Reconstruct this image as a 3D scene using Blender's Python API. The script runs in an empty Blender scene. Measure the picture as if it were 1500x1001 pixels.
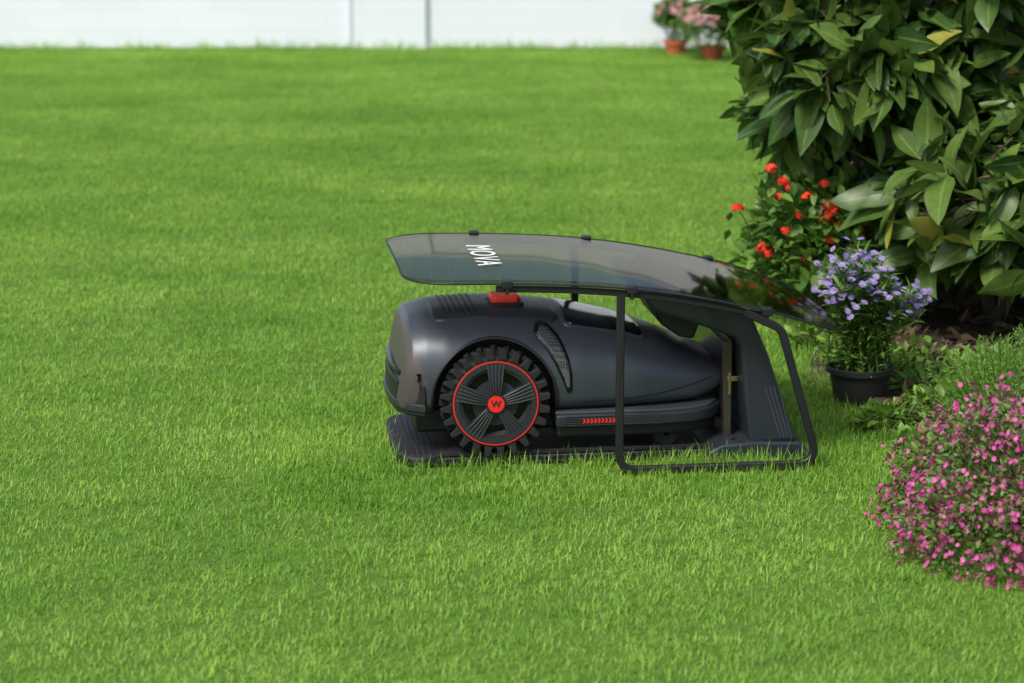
import bpy, math, bmesh, numpy as np
from mathutils import Vector, Matrix
rng = np.random.default_rng(11)
scene = bpy.context.scene
COL = scene.collection
PI = math.pi

# ------------------------------------------------------------------ materials
def new_mat(name):
    m = bpy.data.materials.new(name); m.use_nodes = True
    nt = m.node_tree
    for n in list(nt.nodes): nt.nodes.remove(n)
    out = nt.nodes.new('ShaderNodeOutputMaterial')
    return m, nt, out

def principled(nt, col, rough, metal=0.0, spec=0.5, coat=0.0):
    b = nt.nodes.new('ShaderNodeBsdfPrincipled')
    b.inputs['Base Color'].default_value = (*col, 1)
    b.inputs['Roughness'].default_value = rough
    b.inputs['Metallic'].default_value = metal
    b.inputs['Specular IOR Level'].default_value = spec
    b.inputs['Coat Weight'].default_value = coat
    b.inputs['Coat Roughness'].default_value = 0.08
    return b

def solid(name, col, rough=0.5, metal=0.0, spec=0.5, coat=0.0, var=0.15, nscale=30, bump=0.0, bscale=400):
    m, nt, out = new_mat(name)
    b = principled(nt, col, rough, metal, spec, coat)
    tc = nt.nodes.new('ShaderNodeTexCoord')
    nz = nt.nodes.new('ShaderNodeTexNoise'); nz.inputs['Scale'].default_value = nscale; nz.inputs['Detail'].default_value = 5
    nt.links.new(tc.outputs['Object'], nz.inputs['Vector'])
    mx = nt.nodes.new('ShaderNodeMix'); mx.data_type = 'RGBA'
    mx.inputs[6].default_value = (*[c*(1-var) for c in col], 1)
    mx.inputs[7].default_value = (*[min(1, c*(1+var)) for c in col], 1)
    nt.links.new(nz.outputs['Fac'], mx.inputs[0]); nt.links.new(mx.outputs[2], b.inputs['Base Color'])
    mr = nt.nodes.new('ShaderNodeMapRange'); mr.inputs[3].default_value = rough*0.85; mr.inputs[4].default_value = min(1, rough*1.2)
    nt.links.new(nz.outputs['Fac'], mr.inputs[0]); nt.links.new(mr.outputs[0], b.inputs['Roughness'])
    if bump > 0:
        n2 = nt.nodes.new('ShaderNodeTexNoise'); n2.inputs['Scale'].default_value = bscale
        nt.links.new(tc.outputs['Object'], n2.inputs['Vector'])
        bp = nt.nodes.new('ShaderNodeBump'); bp.inputs['Strength'].default_value = bump; bp.inputs['Distance'].default_value = 0.001
        nt.links.new(n2.outputs['Fac'], bp.inputs['Height']); nt.links.new(bp.outputs[0], b.inputs['Normal'])
    nt.links.new(b.outputs[0], out.inputs[0])
    return m

def foliage_mat(name, c0, c1, rough=0.4, trans=0.3, rib=None, spec=0.5, accent=None):
    """c0..c1 mixed by per-leaf 'tint' attribute; rib colour along the midrib."""
    m, nt, out = new_mat(name)
    at = nt.nodes.new('ShaderNodeAttribute'); at.attribute_name = 'tint'
    cr = nt.nodes.new('ShaderNodeValToRGB'); cr.color_ramp.elements[0].color = (*c0, 1); cr.color_ramp.elements[1].color = (*c1, 1)
    if accent is not None:
        cr.color_ramp.elements[1].position = .9
        e = cr.color_ramp.elements.new(.98); e.color = (*accent, 1)
    nt.links.new(at.outputs['Fac'], cr.inputs[0])
    col = cr.outputs[0]
    if rib is not None:
        ac = nt.nodes.new('ShaderNodeAttribute'); ac.attribute_name = 'across'
        mr = nt.nodes.new('ShaderNodeMapRange'); mr.inputs[1].default_value = 0.0; mr.inputs[2].default_value = 0.14
        mr.inputs[3].default_value = 0.6; mr.inputs[4].default_value = 0.0
        nt.links.new(ac.outputs['Fac'], mr.inputs[0])
        m2 = nt.nodes.new('ShaderNodeMix'); m2.data_type = 'RGBA'
        m2.inputs[7].default_value = (*rib, 1)
        nt.links.new(mr.outputs[0], m2.inputs[0]); nt.links.new(col, m2.inputs[6]); col = m2.outputs[2]
    tc = nt.nodes.new('ShaderNodeNewGeometry')
    nz = nt.nodes.new('ShaderNodeTexNoise'); nz.inputs['Scale'].default_value = 60; nz.inputs['Detail'].default_value = 3
    nt.links.new(tc.outputs['Position'], nz.inputs['Vector'])
    hs = nt.nodes.new('ShaderNodeHueSaturation')
    mv = nt.nodes.new('ShaderNodeMapRange'); mv.inputs[3].default_value = 0.7; mv.inputs[4].default_value = 1.3
    nt.links.new(nz.outputs['Fac'], mv.inputs[0]); nt.links.new(mv.outputs[0], hs.inputs['Value']); nt.links.new(col, hs.inputs['Color'])
    b = principled(nt, c0, rough, spec=spec)
    nt.links.new(hs.outputs[0], b.inputs['Base Color'])
    tr = nt.nodes.new('ShaderNodeBsdfTranslucent'); nt.links.new(hs.outputs[0], tr.inputs[0])
    ms = nt.nodes.new('ShaderNodeMixShader'); ms.inputs[0].default_value = trans
    nt.links.new(b.outputs[0], ms.inputs[1]); nt.links.new(tr.outputs[0], ms.inputs[2])
    nt.links.new(ms.outputs[0], out.inputs[0])
    return m

# ------------------------------------------------------------------ object helpers
def link(ob, parent=None):
    COL.objects.link(ob)
    if parent is not None: ob.parent = parent
    return ob

def empty(name, loc=(0,0,0), rotz=0.0):
    e = bpy.data.objects.new(name, None); e.location = loc; e.rotation_euler = (0,0,rotz)
    e.empty_display_size = 0.1
    COL.objects.link(e); return e

def mesh_obj(name, verts, faces, mats, parent=None, smooth=None, bevel=0.0, attrs=None, midx=None, bseg=3):
    me = bpy.data.meshes.new(name)
    me.from_pydata(verts if isinstance(verts, list) else verts.tolist(), [], faces if isinstance(faces, list) else faces.tolist())
    if not isinstance(mats, (list, tuple)): mats = [mats]
    for m in mats: me.materials.append(m)
    if attrs:
        for k, a in attrs.items():
            at = me.attributes.new(k, 'FLOAT', 'POINT'); at.data.foreach_set('value', np.asarray(a, dtype=np.float32))
    if midx is not None: me.polygons.foreach_set('material_index', np.asarray(midx, dtype=np.int32))
    me.validate(); me.update()
    ob = bpy.data.objects.new(name, me); link(ob, parent)
    if smooth is not None:
        me.shade_smooth()
        if smooth < 180: me.set_sharp_from_angle(angle=math.radians(smooth))
    if bevel > 0:
        bv = ob.modifiers.new('bevel', 'BEVEL'); bv.width = bevel; bv.segments = bseg; bv.limit_method = 'ANGLE'; bv.angle_limit = math.radians(28)
        me.shade_smooth(); me.set_sharp_from_angle(angle=math.radians(50))
        wn = ob.modifiers.new('wn', 'WEIGHTED_NORMAL'); wn.keep_sharp = True
    return ob

def prism(name, outline, lo, hi, axis, mat, parent=None, bevel=0.002):
    """extrude an outline: axis 'y' (outline xz) or 'z' (outline xy)"""
    n = len(outline); V = []
    for h in (lo, hi):
        for a, b in outline:
            V.append((a, h, b) if axis == 'y' else (a, b, h))
    F = [[i, (i+1) % n, n+(i+1) % n, n+i] for i in range(n)]
    F.append(list(range(n))[::-1]); F.append([n+i for i in range(n)])
    ob = mesh_obj(name, V, F, mat, parent, bevel=bevel)
    bm = bmesh.new(); bm.from_mesh(ob.data); bmesh.ops.recalc_face_normals(bm, faces=bm.faces); bm.to_mesh(ob.data); bm.free()
    return ob

def box(name, c, s, mat, parent=None, bevel=0.002):
    x, y, z = c; a, b, d = [v/2 for v in s]
    return prism(name, [(x-a, y-b), (x+a, y-b), (x+a, y+b), (x-a, y+b)], z-d, z+d, 'z', mat, parent, bevel)

def fillet(pts, r, n=8):
    out = [np.array(pts[0], float)]
    for i in range(1, len(pts)-1):
        p0, p, p2 = [np.array(q, float) for q in pts[i-1:i+2]]
        a = (p0-p)/np.linalg.norm(p0-p); b = (p2-p)/np.linalg.norm(p2-p)
        ang = math.acos(np.clip(a@b, -1, 1)); d = r/math.tan(ang/2)
        d = min(d, 0.45*np.linalg.norm(p0-p), 0.45*np.linalg.norm(p2-p))
        s, e = p+a*d, p+b*d
        for k in range(n+1):
            t = k/n; out.append((1-t)**2*s+2*t*(1-t)*p+t*t*e)
    out.append(np.array(pts[-1], float)); return out

def sweep_xz(name, path, y, half_w, half_t, mat, parent):
    """bar of rectangular section following a path in an xz plane"""
    P = np.array(path); n = len(P); V = []; F = []
    c = 0.3
    prof = [(-1, -1+c), (-1, 1-c), (-1+c, 1), (1-c, 1), (1, 1-c), (1, -1+c), (1-c, -1), (-1+c, -1)]
    for i in range(n):
        t = P[min(i+1, n-1)]-P[max(i-1, 0)]; t /= np.linalg.norm(t); nn = np.array([-t[1], t[0]])
        for a, b in prof:
            q = P[i]+nn*a*half_t; V.append((q[0], y+b*half_w, q[1]))
    m = len(prof)
    for i in range(n-1):
        for k in range(m):
            F.append([i*m+k, i*m+(k+1) % m, (i+1)*m+(k+1) % m, (i+1)*m+k])
    F.append(list(range(m))); F.append([(n-1)*m+k for k in range(m)][::-1])
    return mesh_obj(name, V, F, mat, parent, smooth=40)

def norm(a): return a/np.maximum(np.linalg.norm(a, axis=-1, keepdims=True), 1e-9)

def place(pos, fwd, up, L, W, droop, tint, nseg=5, fold=0.25, pw=0.8, base=0.05, wave=0.0):
    N = len(pos); L = np.broadcast_to(L, N).astype(float); W = np.broadcast_to(W, N).astype(float)
    droop = np.broadcast_to(droop, N).astype(float); tint = np.broadcast_to(tint, N).astype(float)
    t = np.linspace(0, 1, nseg+1); w = np.sin(PI*np.clip(t, 0.001, .999)**pw)**0.85; w[0] = base; w[-1] = 0.02
    f = norm(fwd); n = norm(up-f*np.sum(up*f, 1, keepdims=True)); s = np.cross(f, n)
    V = np.zeros((N, (nseg+1)*3, 3)); ac = np.zeros((N, (nseg+1)*3)); ph = rng.uniform(0, 6.28, N); bend = rng.normal(0, 1, N)*wave
    for i in range(nseg+1):
        for k, sk in enumerate((-1, 0, 1)):
            V[:, i*3+k] = (pos+f*(L*t[i]*(1-.3*droop*t[i]))[:, None]+s*(sk*w[i]*W/2+bend*L*t[i]**2)[:, None]
                           + n*(fold*abs(sk)*w[i]*W/2-droop*L*t[i]**2+wave*abs(sk)*W*.6*np.sin(ph+t[i]*9+sk))[:, None])
            ac[:, i*3+k] = abs(sk)
    T = []
    for i in range(nseg):
        for k in (0, 1):
            a = i*3+k; T.append((a, a+1, a+4, a+3))
    T = np.array(T); K = (nseg+1)*3
    F = (np.arange(N)*K)[:, None, None]+T[None]
    return V.reshape(-1, 3), F.reshape(-1, 4), np.repeat(tint, K), ac.reshape(-1)

def blades(pos, f, side_up, L, W, droop, tint):
    """flat 2-segment grass blades"""
    N = len(pos); f = norm(f); n = norm(side_up-f*np.sum(side_up*f, 1, keepdims=True)); s = np.cross(f, n)
    V = np.zeros((N, 5, 3))
    def at(t, w, sg): return pos+f*(L*t*(1-.25*droop*t))[:, None]+s*(sg*w*W/2)[:, None]-n*(droop*L*t*t)[:, None]
    V[:, 0] = at(0, .8, -1); V[:, 1] = at(0, .8, 1); V[:, 2] = at(.55, .9, 1); V[:, 3] = at(.55, .9, -1); V[:, 4] = at(1., 0, 0)
    o = (np.arange(N)*5)[:, None]
    Q = (o+np.array([[0, 1, 2, 3]])).tolist(); Tt = (o+np.array([[3, 2, 4]])).tolist()
    return V.reshape(-1, 3), Q+Tt, np.repeat(tint, 5)

def cones(p0, p1, r0, r1, n=5, tint=0.5):
    N = len(p0); d = norm(p1-p0); h = np.where(np.abs(d[:, 2:3]) > .9, np.array([[1., 0, 0]]), np.array([[0, 0, 1.]]))
    a = norm(np.cross(d, h)); b = np.cross(d, a); V = np.zeros((N, 2*n, 3))
    r0 = np.broadcast_to(r0, N); r1 = np.broadcast_to(r1, N)
    for k in range(n):
        o = a*math.cos(2*PI*k/n)+b*math.sin(2*PI*k/n)
        V[:, k] = p0+o*r0[:, None]; V[:, n+k] = p1+o*r1[:, None]
    T = np.array([(k, (k+1) % n, n+(k+1) % n, n+k) for k in range(n)])
    F = (np.arange(N)*2*n)[:, None, None]+T[None]
    return V.reshape(-1, 3), F.reshape(-1, 4), np.full(N*2*n, tint), np.ones(N*2*n)

def merge(parts):
    V, F, T, A = [], [], [], []; o = 0
    for v, f, t, a in parts:
        V.append(v); F.append(f+o); T.append(t); A.append(a); o += len(v)
    return np.concatenate(V), np.concatenate(F), np.concatenate(T), np.concatenate(A)

def veg(name, parts, mat, parent, smooth=180):
    V, F, T, A = merge(parts)
    return mesh_obj(name, V, F, mat, parent, smooth=smooth, attrs={'tint': T, 'across': A})

def rdir(n, zmin=-1.0):
    z = rng.uniform(zmin, 1, n); a = rng.uniform(0, 2*PI, n); r = np.sqrt(1-z*z)
    return np.stack([r*np.cos(a), r*np.sin(a), z], 1)

# ================================================================== GROUND
m, nt, out = new_mat('turf_soil')
b = principled(nt, (0.05, 0.09, 0.015), 0.95, spec=0.1)
g = nt.nodes.new('ShaderNodeNewGeometry'); nz = nt.nodes.new('ShaderNodeTexNoise'); nz.inputs['Scale'].default_value = 6; nz.inputs['Detail'].default_value = 8
nt.links.new(g.outputs['Position'], nz.inputs['Vector'])
cr = nt.nodes.new('ShaderNodeValToRGB'); cr.color_ramp.elements[0].color = (0.06, 0.12, 0.02, 1); cr.color_ramp.elements[1].color = (0.13, 0.23, 0.035, 1)
nt.links.new(nz.outputs['Fac'], cr.inputs[0]); nt.links.new(cr.outputs[0], b.inputs['Base Color']); nt.links.new(b.outputs[0], out.inputs[0])
M_turf = m
S = 150
mesh_obj('ground', [(-S, -S, 0), (S, -S, 0), (S, S, 0), (-S, S, 0)], [[0, 1, 2, 3]], M_turf)

M_soil = solid('bed_soil', (0.06, 0.045, 0.032), 0.95, spec=0.15, var=0.5, nscale=14, bump=1.0, bscale=60)
bedY = np.array([3.85, 4.1, 4.6, 5.0, 5.4, 6.0, 7.0, 8.0, 10.0, 12.0, 13.0])
bedX = np.array([1.35, 0.98, 0.86, 0.76, 0.70, 0.70, 0.90, 1.02, 1.22, 1.34, 1.42])
def bed_edge(y): return np.interp(y, bedY, bedX)
n = 60; ys = np.linspace(3.85, 13.0, n); V = []; F = []
for i, y in enumerate(ys):
    e = bed_edge(y)+0.02*math.sin(y*9)+.012*math.sin(y*23)
    for k, t in enumerate(np.linspace(0, 1, 14)):
        V.append((e+(5-e)*t**1.8, y, 0.004+(0.03*rng.random() if 0 < k < 13 else 0)))
for i in range(n-1):
    for k in range(13):
        F.append([i*14+k, i*14+k+1, (i+1)*14+k+1, (i+1)*14+k])
mesh_obj('flower_bed_soil', V, F, M_soil, smooth=180)

# ------------------------------------------------------------------ lawn grass
m, nt, out = new_mat('grass_blades')
g = nt.nodes.new('ShaderNodeNewGeometry')
mp = nt.nodes.new('ShaderNodeMapping'); mp.inputs['Scale'].default_value = (0.7, 1.2, 1)
nt.links.new(g.outputs['Position'], mp.inputs['Vector'])
nz = nt.nodes.new('ShaderNodeTexNoise'); nz.inputs['Scale'].default_value = 1.6; nz.inputs['Detail'].default_value = 8; nz.inputs['Roughness'].default_value = .74
nt.links.new(mp.outputs[0], nz.inputs['Vector'])
cr = nt.nodes.new('ShaderNodeValToRGB')
cr.color_ramp.elements[0].position = 0.33; cr.color_ramp.elements[0].color = (0.180, 0.385, 0.036, 1)
cr.color_ramp.elements[1].position = 0.67; cr.color_ramp.elements[1].color = (0.41, 0.645, 0.10, 1)
nt.links.new(nz.outputs['Fac'], cr.inputs[0])
at = nt.nodes.new('ShaderNodeAttribute'); at.attribute_name = 'tint'
cr2 = nt.nodes.new('ShaderNodeValToRGB')
cr2.color_ramp.elements[0].color = (0.55, 0.64, 0.6, 1); cr2.color_ramp.elements[1].color = (1.3, 1.0, 1.8, 1)
e = cr2.color_ramp.elements.new(0.94); e.color = (1.2, 1.15, 1.2, 1)
e = cr2.color_ramp.elements.new(0.97); e.color = (1.35, 1.0, 2.0, 1)
nt.links.new(at.outputs['Fac'], cr2.inputs[0])
mu = nt.nodes.new('ShaderNodeMix'); mu.data_type = 'RGBA'; mu.blend_type = 'MULTIPLY'; mu.inputs[0].default_value = 1
nt.links.new(cr.outputs[0], mu.inputs[6]); nt.links.new(cr2.outputs[0], mu.inputs[7])
b = principled(nt, (0.1, 0.2, 0.02), 0.5, spec=0.3); nt.links.new(mu.outputs[2], b.inputs['Base Color'])
tr = nt.nodes.new('ShaderNodeBsdfTranslucent'); nt.links.new(mu.outputs[2], tr.inputs[0])
ms = nt.nodes.new('ShaderNodeMixShader'); ms.inputs[0].default_value = .4
nt.links.new(b.outputs[0], ms.inputs[1]); nt.links.new(tr.outputs[0], ms.inputs[2]); nt.links.new(ms.outputs[0], out.inputs[0])
M_grass = m

def tuft(name, pos, h0, h1, w, lean):
    nb = len(pos)
    a = rng.uniform(0, 2*PI, nb); d = np.column_stack([np.cos(a), np.sin(a), np.zeros(nb)])
    f = norm(np.array([0, 0, 1.])+d*rng.uniform(0.0, lean, nb)[:, None])
    hgt = rng.uniform(h0, h1, nb)*(1+.18*np.sin(pos[:, 0]*60+pos[:, 1]*35))
    v, fa, t = blades(pos, f, -d+np.array([0, 0, .01]), hgt, w*rng.uniform(.6, 1.4, nb), rng.uniform(.0, .45, nb), rng.random(nb))
    ob = mesh_obj(name, v, fa, M_grass, attrs={'tint': t}, smooth=180)
    COL.objects.unlink(ob); return ob
PS = 0.16
patchcol = bpy.data.collections.new('grass_patches')
for i in range(10):
    nb = 900; p = np.column_stack([rng.uniform(-.5, .5, nb)*PS*1.08, rng.uniform(-.5, .5, nb)*PS*1.08, np.full(nb, -.002)])
    p[:, :2] += .006*np.sin(p[:, 1::-1]*70+i)
    patchcol.objects.link(tuft(f'grass_patch_{i}', p, .009, .024, .00165, 1.4))
def disc(nb, rad):
    r = rad*np.sqrt(rng.random(nb)); a = rng.uniform(0, 2*PI, nb); return np.column_stack([r*np.cos(a), r*np.sin(a), np.full(nb, -.002)])
tuftcol = bpy.data.collections.new('grass_tufts')
for i in range(5): tuftcol.objects.link(tuft(f'grass_tuft_{i}', disc(56, .03), .009, .026, .00165, 1.3))
tallcol = bpy.data.collections.new('tall_grass_tufts')
for i in range(4): tallcol.objects.link(tuft(f'tall_grass_tuft_{i}', disc(14, .03), .022, .060, .0021, .8))

YAW = math.radians(7.5); OX, OY = 0.167, 4.8825
def to_local(x, y):
    dx, dy = x-OX, y-OY
    return dx*math.cos(YAW)+dy*math.sin(YAW), -dx*math.sin(YAW)+dy*math.cos(YAW)
def to_world(lx, ly):
    return OX+lx*math.cos(YAW)-ly*math.sin(YAW), OY+lx*math.sin(YAW)+ly*math.cos(YAW)

def scatter(name, pts, sc, coll, quarter=False):
    me = bpy.data.meshes.new(name); me.from_pydata(pts.tolist(), [], [])
    a = me.attributes.new('sc', 'FLOAT', 'POINT'); a.data.foreach_set('value', sc.astype(np.float32))
    rot = np.zeros((len(pts), 3), np.float32)
    rot[:, 2] = rng.integers(0, 4, len(pts))*PI/2 if quarter else rng.uniform(0, 2*PI, len(pts))
    a = me.attributes.new('rt', 'FLOAT_VECTOR', 'POINT'); a.data.foreach_set('vector', rot.ravel())
    ob = bpy.data.objects.new(name, me); COL.objects.link(ob)
    ng = bpy.data.node_groups.new(name+'_scatter', 'GeometryNodeTree')
    ng.interface.new_socket('Geometry', in_out='INPUT', socket_type='NodeSocketGeometry')
    ng.interface.new_socket('Geometry', in_out='OUTPUT', socket_type='NodeSocketGeometry')
    N = ng.nodes; gi = N.new('NodeGroupInput'); go = N.new('NodeGroupOutput')
    ci = N.new('GeometryNodeCollectionInfo'); ci.inputs['Collection'].default_value = coll
    ci.inputs['Separate Children'].default_value = True; ci.inputs['Reset Children'].default_value = True
    ip = N.new('GeometryNodeInstanceOnPoints'); ip.inputs['Pick Instance'].default_value = True
    rv = N.new('FunctionNodeRandomValue'); rv.data_type = 'INT'
    rv.inputs[4].default_value = 0; rv.inputs[5].default_value = len(coll.objects)-1
    na = N.new('GeometryNodeInputNamedAttribute'); na.data_type = 'FLOAT'; na.inputs['Name'].default_value = 'sc'
    nr = N.new('GeometryNodeInputNamedAttribute'); nr.data_type = 'FLOAT_VECTOR'; nr.inputs['Name'].default_value = 'rt'
    cx = N.new('ShaderNodeCombineXYZ'); cx.inputs[0].default_value = 1; cx.inputs[1].default_value = 1
    if quarter: ng.links.new(na.outputs[0], cx.inputs[2])
    else:
        for q in range(3): ng.links.new(na.outputs[0], cx.inputs[q])
    ng.links.new(gi.outputs[0], ip.inputs['Points']); ng.links.new(ci.outputs[0], ip.inputs['Instance'])
    ng.links.new(rv.outputs[2], ip.inputs['Instance Index'])
    ng.links.new(nr.outputs[0], ip.inputs['Rotation']); ng.links.new(cx.outputs[0], ip.inputs['Scale'])
    ng.links.new(ip.outputs[0], go.inputs[0])
    md = ob.modifiers.new('scatter', 'NODES'); md.node_group = ng
    return ob

gx, gy = np.meshgrid(np.arange(-3.9, 3.9, PS), np.arange(2.9, 13.0-PS/2, PS)); x = gx.ravel(); y = gy.ravel()
x = x+rng.normal(0, .006, len(x)); y = y+rng.normal(0, .006, len(y))
lx, ly = to_local(x, y)
infr = np.abs(x) < 0.225*y*1.12+0.25
inbed = (x > bed_edge(y)-.05) & (y > 3.80)
indock = (lx > -0.55) & (lx < 0.53) & (np.abs(ly) < 0.33)
ok = infr & ~inbed & ~indock
hv = .95+.14*np.sin(x*3.1+1.3*np.sin(y*2.3))*np.sin(y*3.7+x)+rng.normal(0, .05, len(x))
scatter('lawn_grass', np.stack([x, y, np.zeros_like(x)], 1)[ok], hv[ok], patchcol, True)
pts = []
for a, c in zip(*[q.ravel() for q in np.meshgrid(np.arange(-.66, .64, .034), np.arange(-.44, .44, .034))]):
    a += rng.normal(0, .008); c += rng.normal(0, .008)
    if -.435 < a < .42 and -.212 < c < .212: continue
    if .0 < a < .42 and .274 < abs(c) < .296 and rng.random() < .5: continue
    w_ = to_world(a, c); pts.append((w_[0], w_[1], 0))
for yy in np.arange(3.8, 13, .034):
    for dx in np.arange(-.16, .03, .034):
        if rng.random() < .9: pts.append((bed_edge(yy)+dx+rng.normal(0, .012), yy, 0))
pts = np.array(pts)
scatter('border_grass', pts, rng.uniform(.8, 1.2, len(pts)), tuftcol)
tp = []
for _ in range(95): tp.append(to_world(rng.uniform(-0.45, 0.40), -0.212+rng.normal(0, .010)))
for _ in range(40): tp.append(to_world(rng.uniform(0.0, 0.42), rng.uniform(-0.31, -0.25)))
for _ in range(40): tp.append(to_world(rng.uniform(0.10, 0.3), rng.uniform(-0.26, -0.22)))
for _ in range(45): tp.append(to_world(-0.435+rng.normal(0, .012), rng.uniform(-.22, .2)))
for _ in range(450):
    yy = rng.uniform(3.9, 9.0); tp.append((bed_edge(yy)+rng.normal(0.01, .045), yy))
for _ in range(330): tp.append((rng.uniform(-3.4, 1.5), 12.95+rng.normal(0, .04)))
for _ in range(220):
    yy = rng.uniform(3.4, 11); tp.append((rng.uniform(-.24, .22)*yy, yy))
tp = np.array(tp); la, lb = to_local(tp[:, 0], tp[:, 1]); kp = ~((la > -.42) & (la < .42) & (np.abs(lb) < .19)); tp = tp[kp]
scatter('tall_grass', np.column_stack([tp, np.zeros(len(tp))]), np.where(tp[:, 1] > 12, 1.6, 1)*rng.uniform(.4, 1.0, len(tp)), tallcol)

# ================================================================== GARDEN WALL
m, nt, out = new_mat('white_painted_block')
b = principled(nt, (0.8, 0.82, 0.84), 0.7, spec=0.3)
tc = nt.nodes.new('ShaderNodeTexCoord'); mp = nt.nodes.new('ShaderNodeMapping'); mp.inputs['Rotation'].default_value = (math.radians(90), 0, 0)
nt.links.new(tc.outputs['Object'], mp.inputs['Vector'])
bk = nt.nodes.new('ShaderNodeTexBrick'); bk.inputs['Scale'].default_value = 1.0
bk.inputs['Brick Width'].default_value = 0.4; bk.inputs['Row Height'].default_value = 0.1; bk.inputs['Mortar Size'].default_value = 0.004
bk.inputs['Color1'].default_value = (0.83, 0.86, 0.92, 1); bk.inputs['Color2'].default_value = (0.80, 0.84, 0.91, 1); bk.inputs['Mortar'].default_value = (0.76, 0.81, 0.89, 1)
nt.links.new(mp.outputs[0], bk.inputs['Vector']); nz = nt.nodes.new('ShaderNodeTexNoise'); nz.inputs['Scale'].default_value = 1.5; nz.inputs['Detail'].default_value = 6
nt.links.new(tc.outputs['Object'], nz.inputs['Vector'])
mx = nt.nodes.new('ShaderNodeMix'); mx.data_type = 'RGBA'; mx.blend_type = 'MULTIPLY'; mx.inputs[0].default_value = .10
nt.links.new(bk.outputs['Color'], mx.inputs[6]); nt.links.new(nz.outputs['Fac'], mx.inputs[7]); nt.links.new(mx.outputs[2], b.inputs['Base Color'])
nt.links.new(b.outputs[0], out.inputs[0]); M_wall = m
M_grey = solid('grey_joint', (0.62, 0.67, 0.75), .6)
wall = empty('garden_wall', (0, 13.03, 0))
box('wall_body', (0, 0.1, 0.95), (14, 0.2, 1.9), M_wall, wall, 0.01)
box('coping', (0, 0.1, 1.94), (14, 0.28, 0.07), M_wall, wall, 0.01)
box('pilaster', (-0.655, -0.012, 0.95), (0.39, 0.03, 1.9), M_wall, wall, 0.004)
box('drain_pipe', (-0.865, -0.014, 0.95), (0.026, 0.024, 1.9), M_grey, wall, 0.006)
box('joint_strip', (-0.448, -0.008, 0.95), (0.010, 0.012, 1.9), M_grey, wall, 0.003)

# ================================================================== MOWER
M_body = solid('charcoal_satin_plastic', (0.055, 0.063, 0.079), 0.38, metal=0.2, spec=0.5, var=.06, nscale=8, bump=.04, bscale=1500)
M_bumper = solid('warm_grey_bumper', (0.075, 0.064, 0.062), 0.42, var=.08)
M_blk = solid('matte_black_plastic', (0.011, 0.011, 0.013), 0.5, var=.2)
M_blk2 = solid('soft_black_plastic', (0.022, 0.025, 0.031), 0.40, var=.1)
M_tower = solid('dock_blue_black_plastic', (0.024, 0.029, 0.038), 0.33, var=.1)
M_rub = solid('rubber', (0.018, 0.018, 0.019), 0.7, spec=.35, var=.3, bump=.3)
M_gloss = solid('gloss_black', (0.006, 0.006, 0.007), 0.12, var=.05, spec=.35)
M_red = solid('red_plastic', (0.80, 0.025, 0.02), 0.35, var=.06)
M_rib = solid('spoke_dark_grey', (0.038, 0.040, 0.046), 0.36, var=.08)
M_metal = solid('brass_contact', (0.5, 0.4, 0.25), 0.25, metal=.9)
M_silver = solid('warm_metal_panel', (0.12, 0.10, 0.095), 0.22, metal=.7)
m, nt, out = new_mat('honeycomb_grille')
b = principled(nt, (0.02, 0.021, 0.024), 0.4)
tc = nt.nodes.new('ShaderNodeTexCoord'); vo = nt.nodes.new('ShaderNodeTexVoronoi'); vo.feature = 'DISTANCE_TO_EDGE'; vo.inputs['Scale'].default_value = 190; vo.inputs['Randomness'].default_value = .1
nt.links.new(tc.outputs['Object'], vo.inputs['Vector'])
cr = nt.nodes.new('ShaderNodeValToRGB'); cr.color_ramp.elements[0].position = .12; cr.color_ramp.elements[0].color = (.09, .093, .10, 1); cr.color_ramp.elements[1].position = .2; cr.color_ramp.elements[1].color = (.003, .003, .004, 1)
nt.links.new(vo.outputs['Distance'], cr.inputs[0]); nt.links.new(cr.outputs[0], b.inputs['Base Color']); nt.links.new(b.outputs[0], out.inputs[0]); M_hex = m

mower = empty('robot_lawn_mower', (OX, OY, 0), YAW)
KEY = np.array([
 (-.418, .165, .126, .105), (-.413, .205, .142, .100), (-.407, .248, .157, .098), (-.400, .276, .166, .097), (-.388, .290, .173, .096),
 (-.360, .297, .180, .095), (-.320, .301, .187, .095), (-.240, .304, .191, .095), (-.155, .299, .191, .095), (-.055, .287, .188, .097),
 (.044, .265, .180, .100), (.115, .241, .168, .102), (.186, .212, .150, .106), (.229, .192, .134, .122), (.262, .174, .115, .145), (.275, .165, .10, .153)])
X0 = KEY[0, 0]
XS = np.concatenate([np.linspace(X0, -.35, 38), np.linspace(-.347, .275, 150)])
dense = np.linspace(X0, .275, 1400); SM = []
for c in (1, 2, 3):
    q = np.interp(dense, KEY[:, 0], KEY[:, c]); k = 61; w = np.hanning(k); w /= w.sum()
    k0 = 13; w0 = np.hanning(k0); w0 /= w0.sum()
    big = np.convolve(np.pad(q, k//2, mode='edge'), w, 'valid'); sml = np.convolve(np.pad(q, k0//2, mode='edge'), w0, 'valid')
    f = np.clip((dense+.39)/.05, 0, 1); SM.append(big*f+sml*(1-f))
def params(lx): return [np.interp(lx, dense, s) for s in SM]
def section(lx, A):
    zt, hw, zb = params(lx); zm = zb+(zt-zb)*0.42
    c, s = np.cos(A), np.sin(A)
    y = hw*np.sign(c)*np.abs(c)**(2/3.1)
    z = np.where(s >= 0, zm+(zt-zm)*np.abs(s)**(2/3.0), zm-(zm-zb)*np.abs(s)**(2/7))
    up = np.clip((z-zm)/(zt-zm), 0, 1); y = y*(1-.13*up**1.5)
    dn = np.clip((zm-z)/(zm-zb), 0, 1); y = y*(1-.05*dn**2)
    return y, z
AT = np.linspace(PI/2, -PI/2, 400)
def side_y(lx, z):
    y, zz = section(lx, AT); return np.interp(-z, -zz, y)
AU = np.linspace(0, PI/2, 400)
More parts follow.
